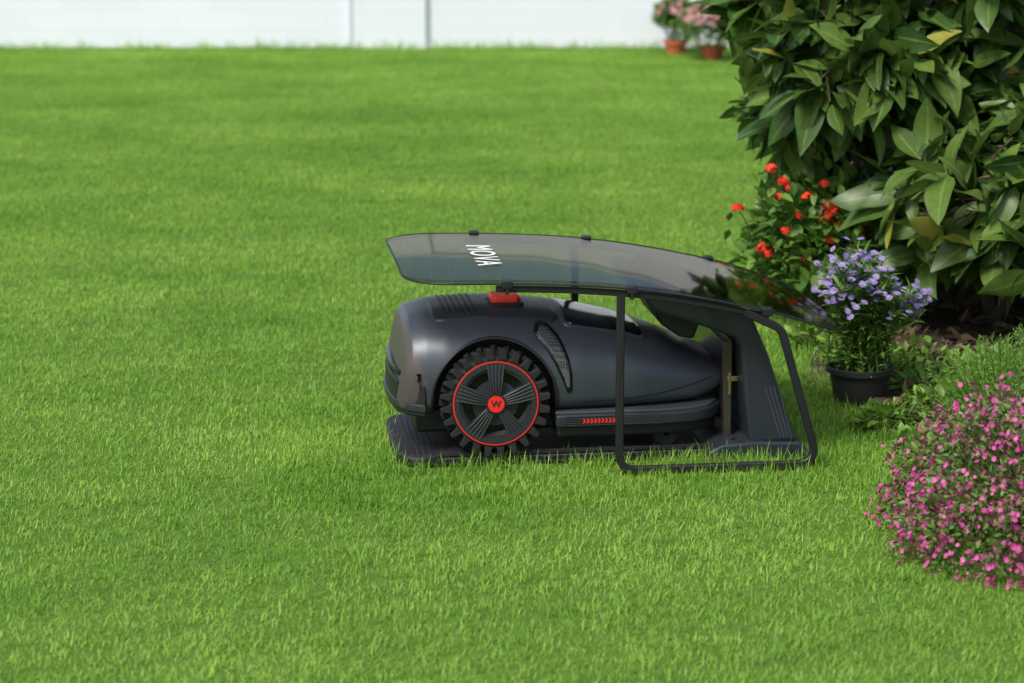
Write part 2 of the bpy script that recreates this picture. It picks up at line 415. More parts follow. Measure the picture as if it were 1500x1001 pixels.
def top_z(lx, yy):
    y, zz = section(lx, AU); o = np.argsort(y); return np.interp(abs(yy), y[o], zz[o])
R = 96; A = np.linspace(0, 2*PI, R, endpoint=False); V = []; F = []
for x_ in XS:
    y_, z_ = section(x_, A)
    for a, c in zip(y_, z_): V.append((x_, a, c))
ns = len(XS)
for i in range(ns-1):
    for k in range(R):
        F.append([i*R+k, (i+1)*R+k, (i+1)*R+(k+1) % R, i*R+(k+1) % R])
F.append([k for k in range(R)]); F.append([(ns-1)*R+k for k in range(R)][::-1])
body = mesh_obj('body_shell', V, F, [M_body, M_blk, M_bumper], mower)
bm = bmesh.new(); bm.from_mesh(body.data); bmesh.ops.recalc_face_normals(bm, faces=bm.faces); bm.to_mesh(body.data); bm.free()
WX, WZ, WR = -0.2275, 0.134, 0.109
for sgn in (-1, 1):
    bm = bmesh.new(); bmesh.ops.create_cone(bm, cap_ends=True, segments=96, radius1=.1235, radius2=.1235, depth=.16,
        matrix=Matrix.Translation((WX, sgn*.19, WZ)) @ Matrix.Rotation(PI/2, 4, 'X'))
    me = bpy.data.meshes.new('cut'); bm.to_mesh(me); bm.free(); cut = bpy.data.objects.new('cut', me); COL.objects.link(cut); cut.parent = mower
    md = body.modifiers.new('b', 'BOOLEAN'); md.operation = 'DIFFERENCE'; md.object = cut; md.solver = 'EXACT'
    bpy.context.view_layer.update()
    dg = bpy.context.evaluated_depsgraph_get(); nm = bpy.data.meshes.new_from_object(body.evaluated_get(dg))
    body.modifiers.clear(); body.data = nm; bpy.data.objects.remove(cut)
me = body.data
while len(me.materials) < 3: me.materials.append(M_blk)
me.materials[0] = M_body; me.materials[1] = M_blk; me.materials[2] = M_bumper
for p in me.polygons:
    c = p.center; r = math.hypot(c.x-WX, c.z-WZ)
    if r < .1245: p.material_index = 1
    elif c.x < -.402+(.315-c.z)*.26 and c.z < .276 and c.x < -.355: p.material_index = 2
    else: p.material_index = 0
me.shade_smooth(); me.set_sharp_from_angle(angle=math.radians(32))

def side_strip(name, cl, wd, off, mat, sides=(-1,), th=.0025):
    P = np.array(cl, float); t = np.linspace(0, len(P)-1, 40)
    X = np.interp(t, range(len(P)), P[:, 0]); Z = np.interp(t, range(len(P)), P[:, 1]); Wd = np.interp(t, range(len(P)), wd)
    kk = np.hanning(9); kk /= kk.sum()
    X = np.convolve(np.pad(X, 4, mode='edge'), kk, 'valid'); Z = np.convolve(np.pad(Z, 4, mode='edge'), kk, 'valid')
    Wd = np.convolve(np.pad(Wd, 4, mode='edge'), kk, 'valid')
    for s in sides:
        V = []; F = []
        for i in range(40):
            j0, j1 = max(i-1, 0), min(i+1, 39); dx, dz = X[j1]-X[j0], Z[j1]-Z[j0]; l = math.hypot(dx, dz)+1e-9
            for k in range(5):
                q = (k/4-.5)*Wd[i]; a, c = X[i]-dz/l*q, Z[i]+dx/l*q
                V.append((a, s*(side_y(a, c)+off), c))
        for i in range(39):
            for k in range(4): F.append([i*5+k, i*5+k+1, (i+1)*5+k+1, (i+1)*5+k])
        ob = mesh_obj(name, V, F, mat, mower, smooth=180)
        sd = ob.modifiers.new('s', 'SOLIDIFY'); sd.thickness = th; sd.offset = 0
vc = [(-.143, .274), (-.128, .266), (-.110, .248), (-.094, .217), (-.083, .182), (-.077, .147)]
side_strip('vent_rim', vc, [.016, .036, .036, .031, .023, .008], .0008, M_gloss, (-1, 1))
vc2 = [(-.136, .270), (-.126, .264), (-.109, .246), (-.094, .217), (-.084, .185), (-.079, .157)]
side_strip('vent_grille', vc2, [.012, .026, .027, .022, .014, .005], .0026, M_hex, (-1, 1))
side_strip('shell_seam', [(-.06, .128), (.02, .129), (.10, .135), (.17, .147), (.23, .162)], [.0016]*5, .0003, M_blk, (-1, 1), .001)
for s in (-1, 1):
    V = []; F = []
    for i in range(61):
        a = math.radians(-14+208*i/60)
        for rr in (.1225, .1275):
            xx, zz = WX+rr*math.cos(a), WZ+rr*math.sin(a)
            V.append((xx, s*(side_y(xx, max(zz, .1))+.0016), zz))
    for i in range(60): F.append([2*i, 2*i+1, 2*i+3, 2*i+2])
    ob = mesh_obj('arch_lip', V, F, M_blk, mower, smooth=180); sd = ob.modifiers.new('s', 'SOLIDIFY'); sd.thickness = .003; sd.offset = 0

def top_patch(name, x0, x1, yf0, yf1, off, mat, taper=0.0, nx=24, ny=16, thick=.003):
    V = []; F = []
    for i in range(nx+1):
        t = i/nx; xx = x0+(x1-x0)*t; sh = 1-taper*t
        e = 1-max(0, abs(2*t-1)-.9)*1.2
        for k in range(ny+1):
            yy = (yf0+(yf1-yf0)*k/ny)*sh*e
            V.append((xx, yy, top_z(xx, yy)+off))
    for i in range(nx):
        for k in range(ny): F.append([i*(ny+1)+k, (i+1)*(ny+1)+k, (i+1)*(ny+1)+k+1, i*(ny+1)+k+1])
    ob = mesh_obj(name, V, F, mat, mower, smooth=180)
    sd = ob.modifiers.new('s', 'SOLIDIFY'); sd.thickness = thick; sd.offset = -1
    return ob
top_patch('display_panel', -.075, .085, -.125, .125, .002, M_gloss, taper=.12)
top_patch('display_trim', -.085, .095, -.133, .133, .0008, M_body, taper=.12)
top_patch('hood_panel', -.345, -.09, -.120, .120, .0012, M_blk2)
for k in range(6):
    top_patch(f'hood_rib_{k}', -.320+.012*k, -.314+.012*k, -.10, .10, .0022, M_blk)
def rrect(cx, cy, hx, hy, r, n=6):
    o = []
    for sx, sy, a0 in ((1, 1, 0), (-1, 1, 90), (-1, -1, 180), (1, -1, 270)):
        for k in range(n+1):
            a = math.radians(a0+90*k/n); o.append((cx+sx*(hx-r)+r*math.cos(a), cy+sy*(hy-r)+r*math.sin(a)))
    return o
M_btn = solid('stop_button_red', (0.90, 0.055, 0.035), 0.4, var=.05)
prism('stop_button_collar', rrect(-.188, -.02, .037, .037, .012), .290, .3055, 'z', M_blk, mower, .002)
prism('stop_button', rrect(-.188, -.02, .030, .030, .012), .302, .320, 'z', M_btn, mower, .006)
fr = lambda g, x1: [(x1, -(.180+g)), (-.374, -(.172+g)), (-.398, -(.156+g)), (-.416-g*.6, -(.124)), (-.421-g, -.06), (-.423-g, 0), (-.421-g, .06), (-.416-g*.6, .124), (-.398, .156+g), (-.374, .172+g), (x1, .180+g)]
prism('front_bumper', fr(.005, -.366), .104, .172, 'z', M_blk, mower, .006)
prism('bumper_lip', fr(.009, -.366), .114, .130, 'z', M_blk2, mower, .003)
prism('bumper_sensor_bar', fr(.003, -.380), .180, .192, 'z', M_gloss, mower, .003)
box('chassis', (-.10, 0, .082), (.56, .24, .05), M_blk, mower, .008)
def skirt(g):
    p = [(-.105, -(.198+g)), (.10, -(.200+g)), (.17, -(.190+g)), (.215, -(.165+g)), (.245+g, -.12), (.255+g, -.05)]
    return p+[(a, -b) for a, b in p[::-1]]
prism('deck_skirt', skirt(0), .078, .104, 'z', M_blk2, mower, .005)
prism('deck_skirt_top', skirt(-.008), .103, .109, 'z', M_body, mower, .002)
prism('deck_underside', [(a*.97, b*.93) for a, b in skirt(0)], .055, .079, 'z', M_blk, mower, .006)
for k in range(9):
    xx = -.052+.0075*k
    prism(f'red_chevron_{k}', [(xx, .096), (xx+.0035, .096), (xx+.0062, .0915), (xx+.0035, .087), (xx, .087), (xx+.0027, .0915)], -.2012, -.1985, 'y', M_red, mower, 0)
for k in range(5):
    sweep_xz(f'skirt_rib_{k}', [(-.095+.002*k, .083+.0045*k), (.11, .083+.0045*k)], -.1995, .0009, .0007, M_rib, mower)

def wheel(prefix, wx, wz, R_, y_out, sgn, parent):
    w = .055; V = []; F = []
    n = 96; prof = [(.060, y_out-.012), (.066, y_out-.002), (.086, y_out-.001), (.0872, y_out-.003), (R_-.018, y_out-.004), (R_-.015, y_out-.009), (R_-.015, y_out-w+.005), (R_-.019, y_out-w), (.02, y_out-w)]
    for i in range(n):
        a = 2*PI*i/n
        for r, yy in prof: V.append((wx+r*math.cos(a), sgn*yy, wz+r*math.sin(a)))
    m_ = len(prof)
    for i in range(n):
        for k in range(m_-1):
            j = (i+1) % n; F.append([i*m_+k, i*m_+k+1, j*m_+k+1, j*m_+k])
    mesh_obj(prefix+'_tyre', V, F, M_rub, parent, smooth=35)
    V = []; F = []; nl = 24
    for i in range(nl):
        a = 2*PI*(i+.5)/nl
        for half, (ya, yb, sk) in enumerate(((y_out-.001, y_out-.026, .0), (y_out-.028, y_out-w, .5))):
            aa = a+sk*2*PI/nl
            o = len(V)
            for (rr, hw) in ((R_-.020, .0084), (R_+.001, .0050)):
                for yy, tw in ((ya, -.03), (yb, .03)):
                    for s in (-1, 1):
                        ca = aa+tw*(1 if half == 0 else -1)
                        V.append((wx+rr*math.cos(ca)-s*hw*math.sin(ca), sgn*yy, wz+rr*math.sin(ca)+s*hw*math.cos(ca)))
            F += [[o+4, o+5, o+7, o+6], [o, o+1, o+5, o+4], [o+2, o+6, o+7, o+3], [o, o+4, o+6, o+2], [o+1, o+3, o+7, o+5], [o, o+2, o+3, o+1]]
    mesh_obj(prefix+'_lugs', V, F, M_rub, parent, bevel=.0012, bseg=2)
    def disc_(nm, r0, r1, ya, yb, mat, n=96):
        V = []; F = []
        for i in range(n):
            a = 2*PI*i/n
            for r, yy in ((r0, yb), (r0, ya), (r1, ya), (r1, yb)): V.append((wx+r*math.cos(a), sgn*yy, wz+r*math.sin(a)))
        for i in range(n):
            j = (i+1) % n
            for k in range(4): F.append([i*4+k, i*4+(k+1) % 4, j*4+(k+1) % 4, j*4+k])
        mesh_obj(nm, V, F, mat, parent, smooth=35)
    disc_(prefix+'_red_ring', .0832, .0855, y_out+.0008, y_out-.006, M_red)
    disc_(prefix+'_rim', .072, .0828, y_out+.001, y_out-.012, M_blk2)
    disc_(prefix+'_recess', .001, .0725, y_out-.016, y_out-.02, M_gloss)
    disc_(prefix+'_drum', .012, .046, y_out-.008, y_out-.018, M_blk2)
    for s in range(5):
        a = PI/2+2*PI*s/5; ca, sa = math.cos(a), math.sin(a)
        def P(r, q, yy): return (wx+r*ca-q*sa, sgn*yy, wz+r*sa+q*ca)
        def bar(nm, q0a, q1a, q0b, q1b, yt, yb2, mat, r0=.012, r1=.081):
            V = [P(r0, q0a, yt-.001), P(r0, q1a, yt-.001), P(r1, q1b, yt-.002), P(r1, q0b, yt-.002), P(r0, q0a, yb2), P(r0, q1a, yb2), P(r1, q1b, yb2), P(r1, q0b, yb2)]
            V += [P(.045, (q0a+q0b)/2, yt+.002), P(.045, (q1a+q1b)/2, yt+.002), P(.045, (q0a+q0b)/2, yb2), P(.045, (q1a+q1b)/2, yb2)]
            F = [[0, 1, 9, 8], [8, 9, 2, 3], [0, 8, 10, 4], [8, 3, 7, 10], [1, 5, 11, 9], [9, 11, 6, 2], [3, 2, 6, 7], [0, 4, 5, 1]]
            mesh_obj(nm, V, F, mat, parent, bevel=.0007, bseg=2)
        bar(prefix+f'_spoke_{s}', -.009, .009, -.0185, .0185, y_out+.0005, y_out-.014, M_blk2)
        for k in range(5):
            t0 = -.0078+.0039*k; t1 = -.0162+.0081*k
            bar(prefix+f'_spoke_rib_{s}_{k}', t0-.0009, t0+.0009, t1-.002, t1+.002, y_out+.0035, y_out-.004, M_rib, .017, .0785)
    disc_(prefix+'_hub_collar', .001, .021, y_out+.0045, y_out-.01, M_blk, 48)
    disc_(prefix+'_hub_cap', .001, .0165, y_out+.0065, y_out-.01, M_red, 48)
    if sgn < 0:
        cu = bpy.data.curves.new(prefix+'_hub_mark', 'FONT'); cu.body = 'W'; cu.size = .019; cu.align_x = 'CENTER'; cu.align_y = 'CENTER'; cu.extrude = .0003; cu.offset = .0004
        cu.materials.append(M_blk); ob = bpy.data.objects.new(prefix+'_hub_mark', cu); link(ob, parent)
        ob.location = (wx, sgn*(y_out+.0070), wz); ob.rotation_euler = (PI/2, 0, 0)
wheel('drive_wheel_near', WX, WZ, WR, .203, -1, mower)
wheel('drive_wheel_far', WX, WZ, WR, .203, 1, mower)
box('axle', (WX, 0, WZ), (.04, .29, .04), M_blk, mower, .005)
def small_wheel(nm, x_, y_, r):
    V = []; F = []; n = 40
    prof = [(.004, -.015), (r*.8, -.015), (r, -.010), (r, .010), (r*.8, .015), (.004, .015)]
    for i in range(n):
        a = 2*PI*i/n
        for rr, yy in prof: V.append((x_+rr*math.cos(a), y_+yy, .022+r+rr*math.sin(a)))
    for i in range(n):
        for k in range(5): j = (i+1) % n; F.append([i*6+k, i*6+k+1, j*6+k+1, j*6+k])
    mesh_obj(nm, V, F, M_rub, mower, smooth=35)
small_wheel('caster_wheel_a', .125, -.15, .028); small_wheel('caster_wheel_b', .125, .15, .028)
prism('tail_nose', [(.22, .135), (.272, .140), (.287, .158), (.280, .172), (.23, .178)], -.07, .07, 'y', M_blk, mower, .004)

# ================================================================== CHARGING DOCK
dock = empty('charging_dock', (OX, OY, 0), YAW)
m, nt, out = new_mat('ribbed_dock_mat')
b = principled(nt, (0.02, 0.02, 0.022), 0.6, spec=.3)
tc = nt.nodes.new('ShaderNodeTexCoord'); vo = nt.nodes.new('ShaderNodeTexVoronoi'); vo.feature = 'DISTANCE_TO_EDGE'; vo.inputs['Scale'].default_value = 75; vo.inputs['Randomness'].default_value = .05
nt.links.new(tc.outputs['Object'], vo.inputs['Vector'])
cr = nt.nodes.new('ShaderNodeValToRGB'); cr.color_ramp.elements[0].position = .08; cr.color_ramp.elements[0].color = (.035, .035, .038, 1); cr.color_ramp.elements[1].position = .16; cr.color_ramp.elements[1].color = (.006, .006, .007, 1)
nt.links.new(vo.outputs['Distance'], cr.inputs[0]); nt.links.new(cr.outputs[0], b.inputs['Base Color'])
bp = nt.nodes.new('ShaderNodeBump'); bp.invert = True; bp.inputs['Strength'].default_value = .8; bp.inputs['Distance'].default_value = .002
nt.links.new(vo.outputs['Distance'], bp.inputs['Height']); nt.links.new(bp.outputs[0], b.inputs['Normal']); nt.links.new(b.outputs[0], out.inputs[0]); M_mat = m
pl = [(-.365, -.185), (.26, -.185), (.26, .185), (-.365, .185), (-.405, .175), (-.420, .14), (-.424, .06), (-.424, -.06), (-.420, -.13), (-.400, -.175)]
prism('base_plate', pl, .002, .022, 'z', M_mat, dock, .006)
for k, yy in enumerate((-.180, .180)):
    sweep_xz(f'base_edge_{k}', fillet([(-.37, .016), (-.33, .027), (.24, .027), (.26, .045)], .02), yy, .005, .004, M_blk, dock)
for k in range(7):
    sweep_xz(f'entry_ramp_rib_{k}', [(-.408+.011*k, .0218), (-.404+.011*k, .0218)], 0, .150, .0022, M_blk, dock)
foot = [(.20, .002), (.415, .002), (.412, .018), (.39, .036), (.30, .040), (.23, .036), (.20, .020)]
prism('dock_foot', foot, -.215, .215, 'y', M_tower, dock, .005)
cheek = [(.064, .347), (.12, .343), (.19, .332), (.250, .317), (.278, .306), (.293, .285), (.324, .217), (.355, .125), (.388, .034), (.290, .034), (.280, .10), (.272, .17), (.266, .235), (.257, .252), (.229, .264), (.15, .292), (.085, .312)]
prism('dock_tower', cheek, -.205, .205, 'y', M_tower, dock, .009)
prism('dock_hood_inset', [(.10, .350), (.18, .3425), (.255, .3225), (.250, .318), (.18, .334), (.10, .344)], -.16, .16, 'y', M_blk, dock, .002)
prism('hood_buffer', [(.10, .309), (.205, .276), (.190, .232), (.160, .238), (.125, .262)], -.11, .11, 'y', M_blk, dock, .005)
prism('contact_panel', [(.247, .036), (.262, .036), (.262, .235), (.240, .235)], -.150, .150, 'y', M_silver, dock, .002)
for yy in (-.151, .151):
    box('contact_bracket', (.262, yy, .158), (.022, .012, .010), M_metal, dock, .001)
    box('contact_post', (.256, yy, .148), (.006, .012, .045), M_metal, dock, .001)
for k in range(4):
    o = .010*k
    sweep_xz(f'tower_rib_{k}', [(.318+o*.9, .150), (.352+o*.75, .045)], -.2055, .0012, .0016, M_body, dock)

# ================================================================== CANOPY
can = empty('mower_canopy', (OX, OY, 0), YAW)
XE = .478
cz_x = np.array([-.41, -.32, -.22, -.1, 0, .1, .2, .28, .34, .40, .44, XE]); cz_z = np.array([.389, .391, .389, .384, .376, .363, .344, .326, .311, .290, .275, .260])
dd = np.linspace(-.41, XE, 900); qq = np.interp(dd, cz_x, cz_z); kk = np.hanning(91); kk /= kk.sum()
ext = np.concatenate([qq[0]+(qq[0]-qq[45:0:-1]), qq, qq[-1]+(qq[-1]-qq[-2:-47:-1])]); qs = np.convolve(ext, kk, 'valid')
def canz(x): return np.interp(x, dd, qs)
m, nt, out = new_mat('smoked_acrylic')
tp_ = nt.nodes.new('ShaderNodeBsdfTransparent'); tp_.inputs[0].default_value = (.50, .50, .49, 1)
gl = nt.nodes.new('ShaderNodeBsdfGlossy'); gl.inputs['Roughness'].default_value = .045; gl.inputs[0].default_value = (1, .96, .90, 1)
fr_ = nt.nodes.new('ShaderNodeFresnel'); fr_.inputs[0].default_value = 1.46
fm = nt.nodes.new('ShaderNodeMath'); fm.operation = 'MULTIPLY'; fm.inputs[1].default_value = .46
nt.links.new(fr_.outputs[0], fm.inputs[0])
ms = nt.nodes.new('ShaderNodeMixShader'); nt.links.new(fm.outputs[0], ms.inputs[0]); nt.links.new(tp_.outputs[0], ms.inputs[1]); nt.links.new(gl.outputs[0], ms.inputs[2]); nt.links.new(ms.outputs[0], out.inputs[0])
M_acr = m
V = []; F = []; Rr = .10
xs = np.unique(np.concatenate([-.41+Rr*(1-np.cos(np.linspace(0, PI/2, 16))), np.linspace(-.31, XE-Rr, 60), XE-Rr*(1-np.cos(np.linspace(PI/2, 0, 16)))]))
ny = 20
for x_ in xs:
    d = min(x_+.41, XE-x_); d = min(max(d, 0), Rr); hwc = .18+.10*math.sqrt(max(0, 1-(1-d/Rr)**2))
    for k in range(ny+1):
        yy = hwc*(2*k/ny-1); V.append((x_, yy, canz(x_)+.006*(1-(yy/.28)**2)))
for i in range(len(xs)-1):
    for k in range(ny): F.append([i*(ny+1)+k, (i+1)*(ny+1)+k, (i+1)*(ny+1)+k+1, i*(ny+1)+k+1])
cano = mesh_obj('acrylic_roof', V, F, M_acr, can, smooth=180)
sd = cano.modifiers.new('s', 'SOLIDIFY'); sd.thickness = .004; sd.offset = 1
loop = [i*(ny+1) for i in range(len(xs))]+[(len(xs)-1)*(ny+1)+k for k in range(1, ny+1)]+[i*(ny+1)+ny for i in range(len(xs)-2, -1, -1)]+[k for k in range(ny-1, 0, -1)]
cu = bpy.data.curves.new('roof_rim', 'CURVE'); cu.dimensions = '3D'; cu.bevel_depth = .0021; sp = cu.splines.new('POLY'); sp.points.add(len(loop)-1); sp.use_cyclic_u = True
for i, vi in enumerate(loop): v = V[vi]; sp.points[i].co = (v[0], v[1], v[2]+.002, 1)
cu.materials.append(M_blk); link(bpy.data.objects.new('roof_rim', cu), can)
for s, tag in ((-1, 'near'), (1, 'far')):
    rail = [(x_, canz(x_)-.010) for x_ in np.linspace(-.235, .30, 30)]
    sweep_xz(f'rail_{tag}', rail, s*.268, .007, .006, M_blk, can)
    post = fillet([(.007, canz(.007)-.012), (.007, .011), (.410, .011), (.328, .288), (.255, .322)], .036, 10)
    sweep_xz(f'stand_{tag}', post, s*.286, .007, .0076, M_blk, can)
    for k, x_ in enumerate((-.215, .03, .30)):
        box(f'clip_{tag}_{k}', (x_, s*.277, canz(x_)+.001), (.020, .022, .016), M_blk, can, .002)
        box(f'clip_pin_{tag}_{k}', (x_, s*.277, canz(x_)-.012), (.006, .02, .012), M_blk, can, .001)
box('crossbar', (.20, 0, canz(.20)-.014), (.022, .53, .010), M_blk, can, .002)
box('rear_foot_bar', (.398, 0, .012), (.012, .565, .012), M_blk, can, .002)
for s in (-1, 1):
    box('dock_mount', (.15, s*.19, .347), (.05, .03, .012), M_blk, can, .002)
M_white = solid('white_print', (.9, .9, .9), .5, var=.02)
cu = bpy.data.curves.new('roof_lettering', 'FONT'); cu.body = 'MOVA'; cu.size = .074; cu.align_x = 'CENTER'; cu.align_y = 'CENTER'; cu.extrude = .0002; cu.space_character = 1.12
cu.materials.append(M_white); ob = bpy.data.objects.new('roof_lettering', cu); link(ob, can)
ob.location = (-.232, -.025, canz(-.232)+.0118); ob.rotation_euler = (math.radians(-1.6), 0, -PI/2)

# ================================================================== PLANTS
M_leaf = foliage_mat('broad_leaf', (0.035, 0.095, 0.020), (0.19, 0.30, 0.05), rough=.40, trans=.3, rib=(.26, .36, .09), accent=(.36, .36, .06))
M_bark = solid('bark', (0.12, 0.09, 0.06), .9, var=.4, nscale=40, bump=.6, bscale=90)
M_stem = foliage_mat('green_stem', (0.07, 0.12, 0.02), (0.14, 0.20, 0.04), rough=.6, trans=.1)

shrub = empty('broadleaf_shrub', (1.2, 6.2, 0))
ell = [((1.28, 6.25, .76), (.60, .50, .42), 270), ((.86, 6.0, .68), (.30, .28, .17), 85), ((1.30, 5.72, .42), (.36, .28, .24), 100),
       ((1.7, 6.4, 1.02), (.60, .5, .42), 130), ((.98, 6.1, .98), (.38, .35, .26), 110), ((1.55, 6.1, .46), (.45, .45, .32), 120), ((.76, 6.25, .84), (.22, .25, .18), 45), ((1.0, 6.35, .4), (.3, .3, .25), 80),
       ((1.10, 5.72, .37), (.22, .20, .17), 42), ((1.34, 5.58, .32), (.26, .20, .16), 46), ((.74, 6.15, .56), (.14, .18, .12), 16)]
C = []; O = []; cc = []
for c, r, n_ in ell:
    d = rdir(n_); rad = rng.uniform(.45, 1.0, n_)**.5
    C.append(np.array(c)+d*np.array(r)*rad[:, None]); O.append(norm(d*np.array(r))); cc.append(np.tile(c, (n_, 1)))
C = np.concatenate(C); O = np.concatenate(O); cc = np.concatenate(cc)
ok = C[:, 2] > .14; C, O, cc = C[ok], O[ok], cc[ok]
ok = np.sin(C[:, 0]*17+1)*np.sin(C[:, 2]*19+.5)*np.sin(C[:, 1]*11) < .35; C, O, cc = C[ok], O[ok], cc[ok]
org = np.array([1.2, 6.2, 0.]); nl = 9; N = len(C)
axis = norm(O+np.array([0, 0, .25])+rng.normal(0, .45, (N, 3)))
pos = np.repeat(C, nl, 0); ax = np.repeat(axis, nl, 0); rd = rdir(N*nl); tang = norm(rd-ax*np.sum(rd*ax, 1, keepdims=True))
spread = rng.uniform(.3, 1.9, N*nl); f = norm(ax*.8+tang*spread[:, None]+np.array([0, 0, -.30])*rng.uniform(0, 2.4, N*nl)[:, None])
pos = pos-ax*rng.uniform(0, .12, N*nl)[:, None]+f*.012
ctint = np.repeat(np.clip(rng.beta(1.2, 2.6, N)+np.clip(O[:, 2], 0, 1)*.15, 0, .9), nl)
L = rng.uniform(.065, .17, N*nl)*np.repeat(rng.uniform(.7, 1.15, N), nl)
tn = np.clip(ctint+rng.normal(0, .13, N*nl), 0, .88); tn = np.where(rng.random(N*nl) < .02, .99, tn)
parts = [place(pos-org, f, np.array([0, 0, 1.])+rng.normal(0, .5, (N*nl, 3)), L, L*rng.uniform(.36, .50, N*nl), rng.uniform(-.05, .5, N*nl), tn, nseg=7, fold=.28, wave=.09)]
veg('leaves', parts, M_leaf, shrub)
par = []
base = np.array([[1.15, 6.15, 0], [1.28, 6.25, 0], [1.0, 6.1, 0], [1.5, 6.3, 0], [1.22, 6.0, 0]])
for i, (c, r, n_) in enumerate(ell):
    b0 = base[i % 5]; prev = b0; pr = .018
    for t in np.linspace(.2, 1, 5):
        p = b0+(np.array(c)-b0)*t+rng.normal(0, .025, 3)
        par.append(cones(np.array([prev])-org, np.array([p])-org, pr, pr*.82, 8)); prev = p; pr *= .82
inner = cc+(C-cc)*.25; mid = inner+(C-inner)*.55+rng.normal(0, .02, C.shape)
par.append(cones(inner-org, mid-org, .005, .0038, 5)); par.append(cones(mid-org, C-org, .0038, .002, 4))
veg('branches', par, M_bark, shrub)

M_hl = foliage_mat('hedge_leaf', (0.025, 0.065, 0.015), (0.08, 0.15, 0.03), rough=.5, trans=.2)
hedge = empty('background_hedge', (2.2, 8.5, 0))
n_ = 9500; t = rng.random(n_); ctr = np.array([1.66, 7.0, 0])+np.array([1.4, 3.2, 0])*t[:, None]
d = rdir(n_, -.2); rr = np.array([.62, .55, 1.25])*(.8+.2*np.sin(t*25))[:, None]
P = ctr+d*rr*rng.uniform(.82, 1, n_)[:, None]; P[:, 2] = np.abs(P[:, 2])
f = norm(d+rng.normal(0, .6, (n_, 3)))
veg('leaves', [place(P-np.array([2.2, 8.5, 0]), f, np.array([0, 0, 1.])+rng.normal(0, .4, (n_, 3)), rng.uniform(.07, .13, n_), rng.uniform(.035, .055, n_), .2, rng.random(n_), nseg=4)], M_hl, hedge)

def leafy(name, centre, radii, n_, L0, L1, wr, mat, zmin=-.1, stems=30):
    e = empty(name, (centre[0], centre[1], 0)); c0 = np.array([0, 0, centre[2]])
    d = rdir(n_, zmin); P = c0+d*np.array(radii)*(rng.uniform(.25, 1, n_)**.45)[:, None]; P[:, 2] = np.maximum(P[:, 2], .01)
    f = norm(d*.8+np.array([0, 0, .2])+rng.normal(0, .5, (n_, 3))); L = rng.uniform(L0, L1, n_)
    veg('leaves', [place(P, f, np.array([0, 0, 1.])+rng.normal(0, .3, (n_, 3)), L, L*wr, rng.uniform(.05, .4, n_), rng.random(n_), nseg=4)], mat, e)
    k = rng.integers(0, n_, stems); b0 = np.column_stack([rng.normal(0, radii[0]*.2, stems), rng.normal(0, radii[1]*.2, stems), np.zeros(stems)])
    m0 = b0+(P[k]-b0)*.5+rng.normal(0, .01, (stems, 3))
    veg('stems', [cones(b0, m0, .003, .0024, 5), cones(m0, P[k], .0024, .0012, 5)], M_stem, e)
    return e
def umbels(name, e, pts, rad, nf, size, mat):
    """rounded heads of small florets"""
    pts = np.array(pts); N = len(pts); d = rdir(N*nf, -.35); rr = np.repeat(rng.uniform(.6, 1.2, N), nf)*rng.uniform(.75, 1.15, N*nf)
    base = np.repeat(pts, nf, 0)+d*rad*rr[:, None]*np.array([1, 1, .75]); ta = norm(np.cross(d, rdir(N*nf))); tb = np.cross(d, ta); tt = rng.random(N*nf)
    parts = [place(base, norm(dr+d*.15), d, size, size*.95, .15, tt, nseg=2, fold=.1, pw=1.3, base=.3) for dr in (ta, tb, -ta, -tb)]
    veg(name, parts, mat, e)

M_lant = foliage_mat('lantana_leaf', (0.05, 0.14, 0.02), (0.18, 0.33, 0.05), rough=.5, trans=.3)
M_redf = foliage_mat('red_orange_petals', (0.74, 0.015, 0.014), (0.90, 0.10, 0.03), rough=.6, trans=.25)
e = leafy('red_lantana_bush', (.83, 6.05, .15), (.25, .22, .25), 1700, .03, .058, .55, M_lant, stems=60)
pp = [(-.27, .315), (-.19, .415), (-.16, .385), (-.145, .37), (-.205, .215), (-.195, .205), (-.15, .26), (-.10, .345), (-.05, .325), (-.055, .295), (-.04, .31), (-.11, .19), (-.06, .38), (-.02, .275), (.01, .315), (-.04, .24), (.05, .35), (-.17, .345), (-.12, .30), (-.075, .305), (.03, .26)]
hd = [(a, -.13-.35*(.24-abs(a))*.4, z_) for a, z_ in pp]
umbels('flowers', e, hd, .016, 28, .0078, M_redf)
hd = np.array(hd); b0 = hd*np.array([.5, .3, 0.3]); veg('flower_stems', [cones(b0, hd, .002, .0014, 5)], M_stem, e)
leafy_pts = np.repeat(hd, 9, 0)+rng.normal(0, .028, (len(hd)*9, 3))-np.array([0, 0, .02]); nn = len(leafy_pts)
veg('upper_leaves', [place(leafy_pts, rdir(nn), np.array([0, 0, 1.])+rng.normal(0, .3, (nn, 3)), rng.uniform(.025, .05, nn), rng.uniform(.014, .026, nn), .2, rng.random(nn), nseg=4)], M_lant, e)

asr = empty('potted_aster', (.765, 5.18, 0))
V = []; F = []; n_ = 48
prof = [(.0, .004), (.052, .004), (.054, .008), (.066, .075), (.073, .076), (.074, .088), (.071, .0895), (.067, .088), (.062, .074), (.0, .074)]
for i in range(n_):
    a = 2*PI*i/n_
    for r, z_ in prof: V.append((r*math.cos(a), r*math.sin(a), z_))
k_ = len(prof)
for i in range(n_):
    for k in range(k_-1): j = (i+1) % n_; F.append([i*k_+k, j*k_+k, j*k_+k+1, i*k_+k+1])
mesh_obj('pot', V, F, solid('black_pot_plastic', (.02, .021, .022), .45, var=.3, nscale=20), asr, smooth=35)
mesh_obj('potting_soil', [(0, 0, .077)]+[(.064*math.cos(2*PI*i/24), .064*math.sin(2*PI*i/24), .076) for i in range(24)], [[0, 1+i, 1+(i+1) % 24] for i in range(24)], M_soil, asr)
ns_ = 90; b0 = np.column_stack([rng.normal(0, .024, ns_), rng.normal(0, .024, ns_), np.full(ns_, .075)])
